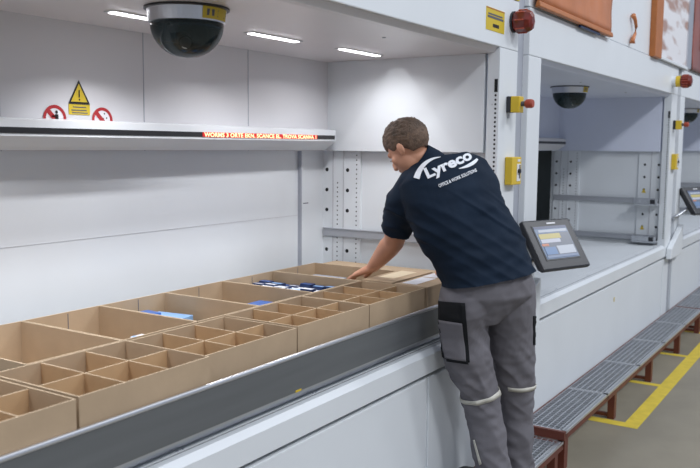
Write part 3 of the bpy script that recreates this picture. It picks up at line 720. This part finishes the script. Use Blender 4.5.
# head: local frame, y = face direction, z = crown
fd = V((0.03, 0.78, -0.62)).normalized(); hu = V((0.0, 0.0, 1.0)); sidev = fd.cross(hu).normalized(); hu = sidev.cross(fd).normalized()
HR = Matrix((sidev, fd, hu)).transposed()
HR = HR*0.93
def hp(x, y, z): return headc+HR @ V((x, y, z))
b.ell(hp(0, -0.012, 0.028), (0.075, 0.094, 0.084), skin, HR)
b.ell(hp(0, 0.030, -0.020), (0.060, 0.060, 0.082), skin, HR)
b.ell(hp(0, 0.050, -0.082), (0.034, 0.034, 0.024), skin, HR)            # chin
b.ell(hp(0, 0.072, 0.020), (0.050, 0.020, 0.016), skin, HR)             # brow
b.ell(hp(0, 0.094, -0.022), (0.012, 0.016, 0.022), skin, HR)            # nose
b.ell(hp(0, 0.100, -0.034), (0.015, 0.012, 0.009), skin, HR)
b.ell(hp(0, 0.080, -0.057), (0.024, 0.014, 0.007), skin, HR)            # lips
for s_ in (-1, 1):
    b.ell(hp(s_*0.040, 0.060, -0.020), (0.022, 0.018, 0.020), skin, HR)  # cheeks
    er = HR @ Matrix.Rotation(s_*0.35, 3, 'Z') @ Matrix.Rotation(-0.15, 3, 'X')
    b.ell(hp(s_*0.077, -0.008, -0.004), (0.009, 0.017, 0.028), skin, er)    # ears
    b.ell(hp(s_*0.073, 0.000, -0.024), (0.008, 0.010, 0.012), skin, er)
# arms
def hand(b, W0, E, tips_dir, palm_n, side):
    d = (W0-E).normalized(); pd = tips_dir.normalized(); pn = (palm_n-pd*palm_n.dot(pd)).normalized(); ac = pd.cross(pn).normalized()*side
    b.loft([(W0-pd*0.01, ac, pn, 0.027, 0.021), (W0+pd*0.03, ac, pn, 0.034, 0.019), (W0+pd*0.065, ac, pn, 0.040, 0.016), (W0+pd*0.09, ac, pn, 0.040, 0.013)], skin, 16)
    for i, (off, ln) in enumerate(((-0.030, 0.070), (-0.010, 0.080), (0.010, 0.075), (0.029, 0.058))):
        s0 = W0+pd*0.075+ac*off; k1 = s0+pd*(0.02+ln*.4)+pn*0.006; k2 = k1+(pd*.75+pn*.65).normalized()*ln*.36; k3 = k2+(pd*.45+pn*.9).normalized()*ln*.30
        seg(b, [(s0, .0105), (k1, .0098), (k2, .0088), (k3, .0070)], skin, 10)
    s0 = W0+pd*0.02-ac*0.026; k1 = s0+(pd*.6-ac*.7+pn*.25).normalized()*0.045; k2 = k1+(pd*.9-ac*.15+pn*.3).normalized()*0.034; k3 = k2+(pd+pn*.2).normalized()*0.022
    seg(b, [(s0, .015), (k1, .0125), (k2, .011), (k3, .0085)], skin, 10)
seg(b, [(LS+V((.03, -.03, -.01)), 0.044), (LS.lerp(LE, .5), 0.048), (LS.lerp(LE, .85), 0.047), (LE, 0.045), (LE.lerp(LW, .25)+V((0, 0, .002)), 0.046), (LE.lerp(LW, .6), 0.038), (LW, (0.029, 0.025))], skin)
seg(b, [(RS, 0.044), (RS.lerp(RE, .5), 0.045), (RE, 0.040), (RE.lerp(RW, .3), 0.040), (RE.lerp(RW, .65), 0.032), (RW, (0.027, 0.022))], skin)
hand(b, LW, LE, V((0.02, 0.80, -0.36)), V((0.1, -0.45, -0.9)), 1)
hand(b, RW, RE, V((-0.05, 0.95, -0.28)), V((0, -0.2, -1)), -1)
body = remesh(b, 'body', person, 0.0045, 3)
# eyes
b = MB()
for s_ in (-1, 1): b.ell(hp(s_*0.030, 0.078, 0.0), (0.011, 0.010, 0.007), signwhite, HR); b.ell(hp(s_*0.030, 0.0865, -0.001), (0.005, 0.003, 0.005), black, HR)
b.build('eyes', person, smooth=True)
# hair
b = MB(); NU, NV = 96, 56; g = {}
def hairpt(a, ph):
    d = V((math.sin(ph)*math.cos(a), math.sin(ph)*math.sin(a), math.cos(ph))); p = V((d.x*0.076, -0.012+d.y*0.095, 0.028+d.z*0.085)); return d, p
for i in range(NU):
    a = 2*math.pi*i/NU
    yy = math.sin(a)
    side = 1-abs(yy)
    lim = 1.42 if yy > 0.62 else (1.42+(0.62-yy)/0.14*0.40 if yy > 0.48 else 1.82-(0.48-yy)/0.38*0.02 if yy > 0.10 else 1.80+min(1, (0.10-yy)/0.5)*0.72)
    for j in range(NV+1):
        ph = lim*j/NV; d, p = hairpt(a, ph)
        th = 0.016*(1-(j/NV)**1.6)+0.0025
        if yy > 0 and j < NV*0.95: th += 0.012*max(0, yy)*(1-j/NV)**0.4
        if j == NV: th = -0.004
        q = noise.noise(V((d.x*10, d.y*5, d.z*12)))*0.006+noise.noise(V((d.x*34, d.y*9, d.z*34)))*0.0035
        g[i, j] = b.bm.verts.new(headc+HR @ (p+d*(th+q*(1-(j/NV)**3))))
for i in range(NU):
    for j in range(NV):
        k = (i+1) % NU; b.face([g[i, j], g[i, j+1], g[k, j+1], g[k, j]], hairm if j < NV*(0.62+0.06*noise.noise(V((i*.3, 0, 0)))) else fadem)
b.build('hair', person, smooth=True, label='short brown hair, faded at the sides')
# shirt
def fold(p, seed=0.0, amp=0.005):
    q = V((p.x*5+p.z*7, p.y*5, p.z*10-p.x*6+seed))
    return amp*noise.noise(q)+amp*0.9*noise.noise(V((p.x*12+p.z*16, p.y*11, p.z*24-p.x*15+seed)))
def shirt_d(p):
    a = 0.005+0.004*max(0, min(1, (1.45-p.z)/0.3))
    t = (p-V((3.0, 1.4, 1.3))).dot(rv)*0.8+p.z
    q = V((t*13+p.z*4, (p.x+p.y)*2.2, 5.0)); return fold(p, 3.0, a)+0.006*(1-min(1, abs(noise.noise(q))*5))*max(0, min(1, (1.5-p.z)/0.1))
b = MB()
secs = [(c, *fr(i), hw, hd, 2.35) for i, (c, hw, hd) in enumerate(TOR)]
b.loft(secs, navy, 40)
b.ell(V((2.93, 1.53, 1.495)), (0.105, 0.10, 0.082), navy); b.ell(V((3.085, 1.405, 1.515)), (0.120, 0.10, 0.078), navy)
seg(b, [(LS+V((.03, -.03, 0.01)), 0.078), (LS.lerp(LE, .25), 0.076), (LS.lerp(LE, .55), 0.070), (LS.lerp(LE, .74), 0.068)], navy, 28)
seg(b, [(RS+V((-.02, 0, 0)), 0.080), (RS.lerp(RE, .3), 0.076), (RS.lerp(RE, .6), 0.068), (RS.lerp(RE, .78), 0.066)], navy, 28)
shirt = remesh(b, 'polo_shirt', person, 0.006, 5, shirt_d, label='navy polo shirt with white lettering')
bm = bmesh.new(); bm.from_mesh(shirt.data); hn = (up-rv*0.17+fv*0.05).normalized()
bmesh.ops.bisect_plane(bm, geom=bm.verts[:]+bm.edges[:]+bm.faces[:], plane_co=V((3.06, 1.28, 1.132)), plane_no=hn, clear_inner=True)
bm.to_mesh(shirt.data); bm.free()
for p_ in shirt.data.polygons: p_.use_smooth = True
# collar
b = MB(); ncd = ((neckb+headc)/2-neckb).normalized(); cu_, cv_ = (rv-ncd*rv.dot(ncd)).normalized(), None; cv_ = ncd.cross(cu_)
rings = []
for r_, h_ in ((0.082, -0.020), (0.080, 0.015), (0.070, 0.066), (0.064, 0.068), (0.062, 0.0)):
    rings.append([b.bm.verts.new(neckb+V((-.008, .010, 0.0))+ncd*h_+cu_*r_*1.02*math.cos(2*math.pi*i/32)+cv_*r_*math.sin(2*math.pi*i/32)) for i in range(32)])
for a_, c_ in zip(rings, rings[1:]):
    for i in range(32): b.face([a_[i], a_[(i+1) % 32], c_[(i+1) % 32], c_[i]], navy)
b.build('collar', person, smooth=True)
# print on the back
bpy.context.view_layer.update()
dg = bpy.context.evaluated_depsgraph_get()
sm = bmesh.new(); sm.from_mesh(shirt.data); bvh = BVHTree.FromBMesh(sm); sm.free()
sx = V((0.54, -0.84, 0)); away = V((0.86, 0.50, -0.04)).normalized()
def project(pts2d, org, ang, faces, name, m, label=None):
    ca, sa = math.cos(ang), math.sin(ang); bm = bmesh.new(); vs = []
    for x, y in pts2d:
        p = org+sx*(x*ca-y*sa)+up*(x*sa+y*ca)-away*0.5
        h = bvh.ray_cast(p, away)
        h = h if h[0] else bvh.find_nearest(p+away*0.5)
        q = h[0]-away*0.005
        vs.append(bm.verts.new(q))
    for f_ in faces:
        try: bm.faces.new([vs[i] for i in f_])
        except ValueError: pass
    me = bpy.data.meshes.new(name); bm.to_mesh(me); bm.free(); me.materials.append(m)
    o = bpy.data.objects.new(name, me); C.objects.link(o); o.parent = person; o.matrix_parent_inverse = Matrix.Translation(-person.location)
    if label: o['label'] = label
def text2d(s, size, off, width):
    cu = bpy.data.curves.new('x', 'FONT'); cu.body = s; cu.size = size; cu.offset = off; cu.resolution_u = 3
    o = bpy.data.objects.new('x', cu); C.objects.link(o); bpy.context.view_layer.update()
    me = bpy.data.meshes.new_from_object(o.evaluated_get(bpy.context.evaluated_depsgraph_get())); bpy.data.objects.remove(o)
    bm = bmesh.new(); bm.from_mesh(me); bmesh.ops.triangulate(bm, faces=bm.faces)
    bmesh.ops.subdivide_edges(bm, edges=[e for e in bm.edges if e.calc_length() > 0.01], cuts=2); bm.to_mesh(me); bm.free()
    k = width/max(v.co.x for v in me.vertices)
    return [(v.co.x*k, v.co.y) for v in me.vertices], [tuple(p.vertices) for p in me.polygons]
def at_px(x, y, Y):       # helper: point of a sight line at depth Y, used once to anchor the print
    d = r2*((x-350)/823.05)+d2*((y-234)/823.05)+fw; return V((0, 0, H))+d*(Y/d.y)
oL = at_px(428, 178.5, 1.42)
pts, fcs = text2d('Lyreco', 0.056, 0.0022, 0.203); project(pts, oL, math.radians(24), fcs, 'logo_text', textm, 'white Lyreco lettering')
pts, fcs = text2d('OFFICE & WORK SOLUTIONS', 0.018, 0.0004, 0.165); project(pts, at_px(439, 187.5, 1.42), math.radians(23), fcs, 'tagline_text', textm, 'small white tagline')
def ribbon(p, wd):
    pts, fcs = [], []
    for i, ((x, y), w_) in enumerate(zip(p, wd)):
        a = p[max(i-1, 0)]; c = p[min(i+1, len(p)-1)]; dx, dy = c[0]-a[0], c[1]-a[1]; l = math.hypot(dx, dy); nx, ny = -dy/l, dx/l
        pts += [(x+nx*w_, y+ny*w_), (x-nx*w_, y-ny*w_)]
        if i: fcs.append((2*i-2, 2*i-1, 2*i+1, 2*i))
    return pts, fcs
def bez(a, b_, c, n=16): return [((1-t)**2*a[0]+2*t*(1-t)*b_[0]+t*t*c[0], (1-t)**2*a[1]+2*t*(1-t)*b_[1]+t*t*c[1]) for t in [i/n for i in range(n+1)]]
pp = bez((-0.040, 0.0), (-0.02, 0.075), (0.055, 0.085)); pts, fcs = ribbon(pp, [0.011*(1-i/16)**0.8+0.0008 for i in range(17)])
project(pts, oL, 0, fcs, 'logo_swoosh', textm)
pp = bez((0.125, 0.040), (0.175, 0.050), (0.205, 0.080)); pts, fcs = ribbon(pp, [0.0008+0.006*math.sin(math.pi*min(1, i/20)) for i in range(17)])
project(pts, oL, 0, fcs, 'logo_swoosh', textm)

# trousers
def px(x, y, Y): return at_px(x, y, Y)
LLEG = [(px(467, 284, 1.345), (0.080, 0.100)), (px(465, 293, 1.36), (0.096, 0.122)), (px(464, 302, 1.37), (0.104, 0.132)), (px(464, 324, 1.385), (0.100, 0.124)), (px(466, 350, 1.375), (0.093, 0.105)), (px(474, 378, 1.36), 0.085), (px(481, 400, 1.345), 0.077), (px(487, 430, 1.32), 0.077), (px(491, 458, 1.30), 0.073), (px(495, 482, 1.285), 0.078)]
RLEG = [(px(511, 276, 1.235), (0.080, 0.100)), (px(511, 287, 1.245), (0.098, 0.122)), (px(511, 300, 1.255), (0.103, 0.130)), (px(511, 324, 1.27), (0.100, 0.122)), (px(512, 350, 1.27), (0.093, 0.105)), (px(515, 378, 1.27), 0.082), (px(517, 400, 1.27), 0.074), (px(517, 430, 1.27), 0.072), (px(517, 458, 1.27), 0.070), (px(517, 482, 1.27), 0.076)]
def trd(p):
    s = 0.004+0.007*math.exp(-((p.z-0.62)/0.16)**2)+0.007*max(0, min(1, (0.45-p.z)/0.2))
    q = V((p.x*7, p.y*7, p.z*15+(p-V((3.1, 1.3, 0))).dot(rv)*14)); q2 = V((p.x*20-p.z*14, p.y*20, p.z*30))
    r_ = 1-abs(noise.noise(q))*2.2
    return s*(r_*0.8+0.55*noise.noise(q2))-0.001
b = MB()
b.loft([(V((3.050, 1.300, 1.22)), rv, fv, 0.155, 0.105, 2.2), (V((3.056, 1.287, 1.13)), rv, fv, 0.178, 0.122, 2.2), (V((3.058, 1.285, 1.06)), rv, fv, 0.180, 0.118, 2.1), (V((3.055, 1.295, 1.00)), rv, fv, 0.12, 0.085, 2.0), (V((3.05, 1.305, 0.94)), rv, fv, 0.06, 0.05, 2.0)], trous, 36)
seg(b, LLEG, trous, 28); seg(b, RLEG, trous, 28)
trousers = remesh(b, 'work_trousers', person, 0.006, 4, trd, label='grey work trousers')
tm_ = bmesh.new(); tm_.from_mesh(trousers.data); tb = BVHTree.FromBMesh(tm_); tm_.free()
def band(leg, i, f0, wid, name, m, tilt=0.0, off=0.0045):
    p0, ra = leg[i]; p1, rb = leg[i+1]; d = (p1-p0).normalized(); c = p0.lerp(p1, f0)
    b = MB(); R1, R2 = [], []; n = 48
    for k in range(n):
        a = 2*math.pi*k/n; o_ = rv*math.cos(a)+fv*math.sin(a)
        for L_, s_ in ((R1, -wid/2), (R2, wid/2)):
            cc = c+d*(s_)+V((0, 0, tilt*math.cos(a))); h = tb.ray_cast(cc+o_*0.3, -o_)
            rad = (h[0]-cc).length if h[0] else 0.08
            if rad > 0.12: rad = 0.085
            L_.append(b.bm.verts.new(cc+o_*(rad+off)))
    for k in range(n): b.face([R1[k], R1[(k+1) % n], R2[(k+1) % n], R2[k]], m)
    o = b.build(name, person, smooth=True); s = o.modifiers.new('t', 'SOLIDIFY'); s.thickness = 0.002; return o
band(LLEG, 5, 0.75, 0.022, 'reflective_band', reflect, 0.022); band(RLEG, 5, 0.30, 0.020, 'reflective_band', reflect, -0.004)
def patch(outline, name, m, Y=1.3, off=0.006, thick=0.006, dirv=None):
    """cloth patch: outline in (metres right, metres up) from an anchor on the left thigh, laid on the trousers"""
    bm = bmesh.new(); nx, nz = 14, 18; vs = {}
    (x0, z0), (x1, z1), (x2, z2), (x3, z3) = outline
    dv = dirv
    for i in range(nx+1):
        for j in range(nz+1):
            u, v = i/nx, j/nz
            A = (x0+(x1-x0)*u, z0+(z1-z0)*u); B = (x3+(x2-x3)*u, z3+(z2-z3)*u); x, y = A[0]+(B[0]-A[0])*v, A[1]+(B[1]-A[1])*v
            p = at_px(x, y, 0.8); d = (at_px(x, y, 1.5)-p).normalized(); h = tb.ray_cast(p, d)
            if h[0]: vs[i, j] = bm.verts.new(h[0]-d*off+h[1]*0.001)
    for i in range(nx):
        for j in range(nz):
            k = [(i, j), (i+1, j), (i+1, j+1), (i, j+1)]
            if all(q in vs for q in k): bm.faces.new([vs[q] for q in k])
    me = bpy.data.meshes.new(name); bm.to_mesh(me); bm.free(); me.materials.append(m)
    for p in me.polygons: p.use_smooth = True
    o = bpy.data.objects.new(name, me); C.objects.link(o); o.parent = person; o.matrix_parent_inverse = Matrix.Translation(-person.location)
    s = o.modifiers.new('t', 'SOLIDIFY'); s.thickness = thick; s.offset = 0; return o
patch([(437, 301), (463, 303), (466, 324), (437, 319)], 'pocket_flap', trblack, off=0.005)['label'] = 'black pocket flap'
patch([(438, 320), (462, 323), (466, 361), (446, 358)], 'cargo_pocket', trous, off=0.007, thick=0.012)
patch([(461, 303), (465, 303), (469.5, 362), (465.5, 363)], 'pocket_trim', trblack, off=0.0085)['label'] = 'black pocket trim'
patch([(446.5, 357), (467, 360), (468.5, 364), (447, 361)], 'pocket_trim', trblack, off=0.0085)['label'] = 'black pocket trim'
patch([(437, 321), (439.5, 321), (446, 359), (443, 357)], 'pocket_trim', trblack, off=0.0085)['label'] = 'black pocket trim'
patch([(533.2, 316), (538, 316), (538, 345), (533.5, 345)], 'side_trim', trblack, off=0.004)['label'] = 'black side trim'
patch([(473.2, 440), (474.6, 440), (481.5, 464), (479.5, 465)], 'leg_piping', reflect, off=0.004, thick=0.003)['label'] = 'pale piping'
# shoes
def shoe(ank, dirv, name):
    d = dirv.normalized(); s_ = d.cross(up); z0 = 0.162
    a = V((ank.x, ank.y, z0)); b = MB()
    b.loft([(a-d*0.055+up*0.055, s_, up, 0.028, 0.045), (a-d*0.03+up*0.060, s_, up, 0.037, 0.055), (a+d*0.04+up*0.055, s_, up, 0.042, 0.052), (a+d*0.12+up*0.052, s_, up, 0.047, 0.047), (a+d*0.18+up*0.046, s_, up, 0.047, 0.042), (a+d*0.212+up*0.038, s_, up, 0.032, 0.028)], shoem, 20)
    b.loft([(a-up*-0.06, s_, d, 0.042, 0.048), (a+up*0.14, s_, d, 0.043, 0.048), (a+up*0.16, s_, d, 0.040, 0.044)], shoem, 20)
    o = remesh(b, name, person, 0.006, 3)
    b = MB(); b.loft([(a-d*0.062+up*0.012, s_, up, 0.030, 0.012, 4), (a+d*0.04+up*0.012, s_, up, 0.043, 0.012, 4), (a+d*0.14+up*0.012, s_, up, 0.050, 0.012, 4), (a+d*0.214+up*0.012, s_, up, 0.034, 0.012, 4)], black, 20)
    b.build('sole', o)
    return o
b_l = LLEG[-1][0]; b_r = RLEG[-1][0]
shoe(V((b_l.x, b_l.y, 0)), V((0.28, 0.95, 0)), 'shoe'); shoe(V((b_r.x, b_r.y, 0)), V((0.75, 0.66, 0)), 'shoe')
print('LLEG end', b_l, 'RLEG end', b_r)
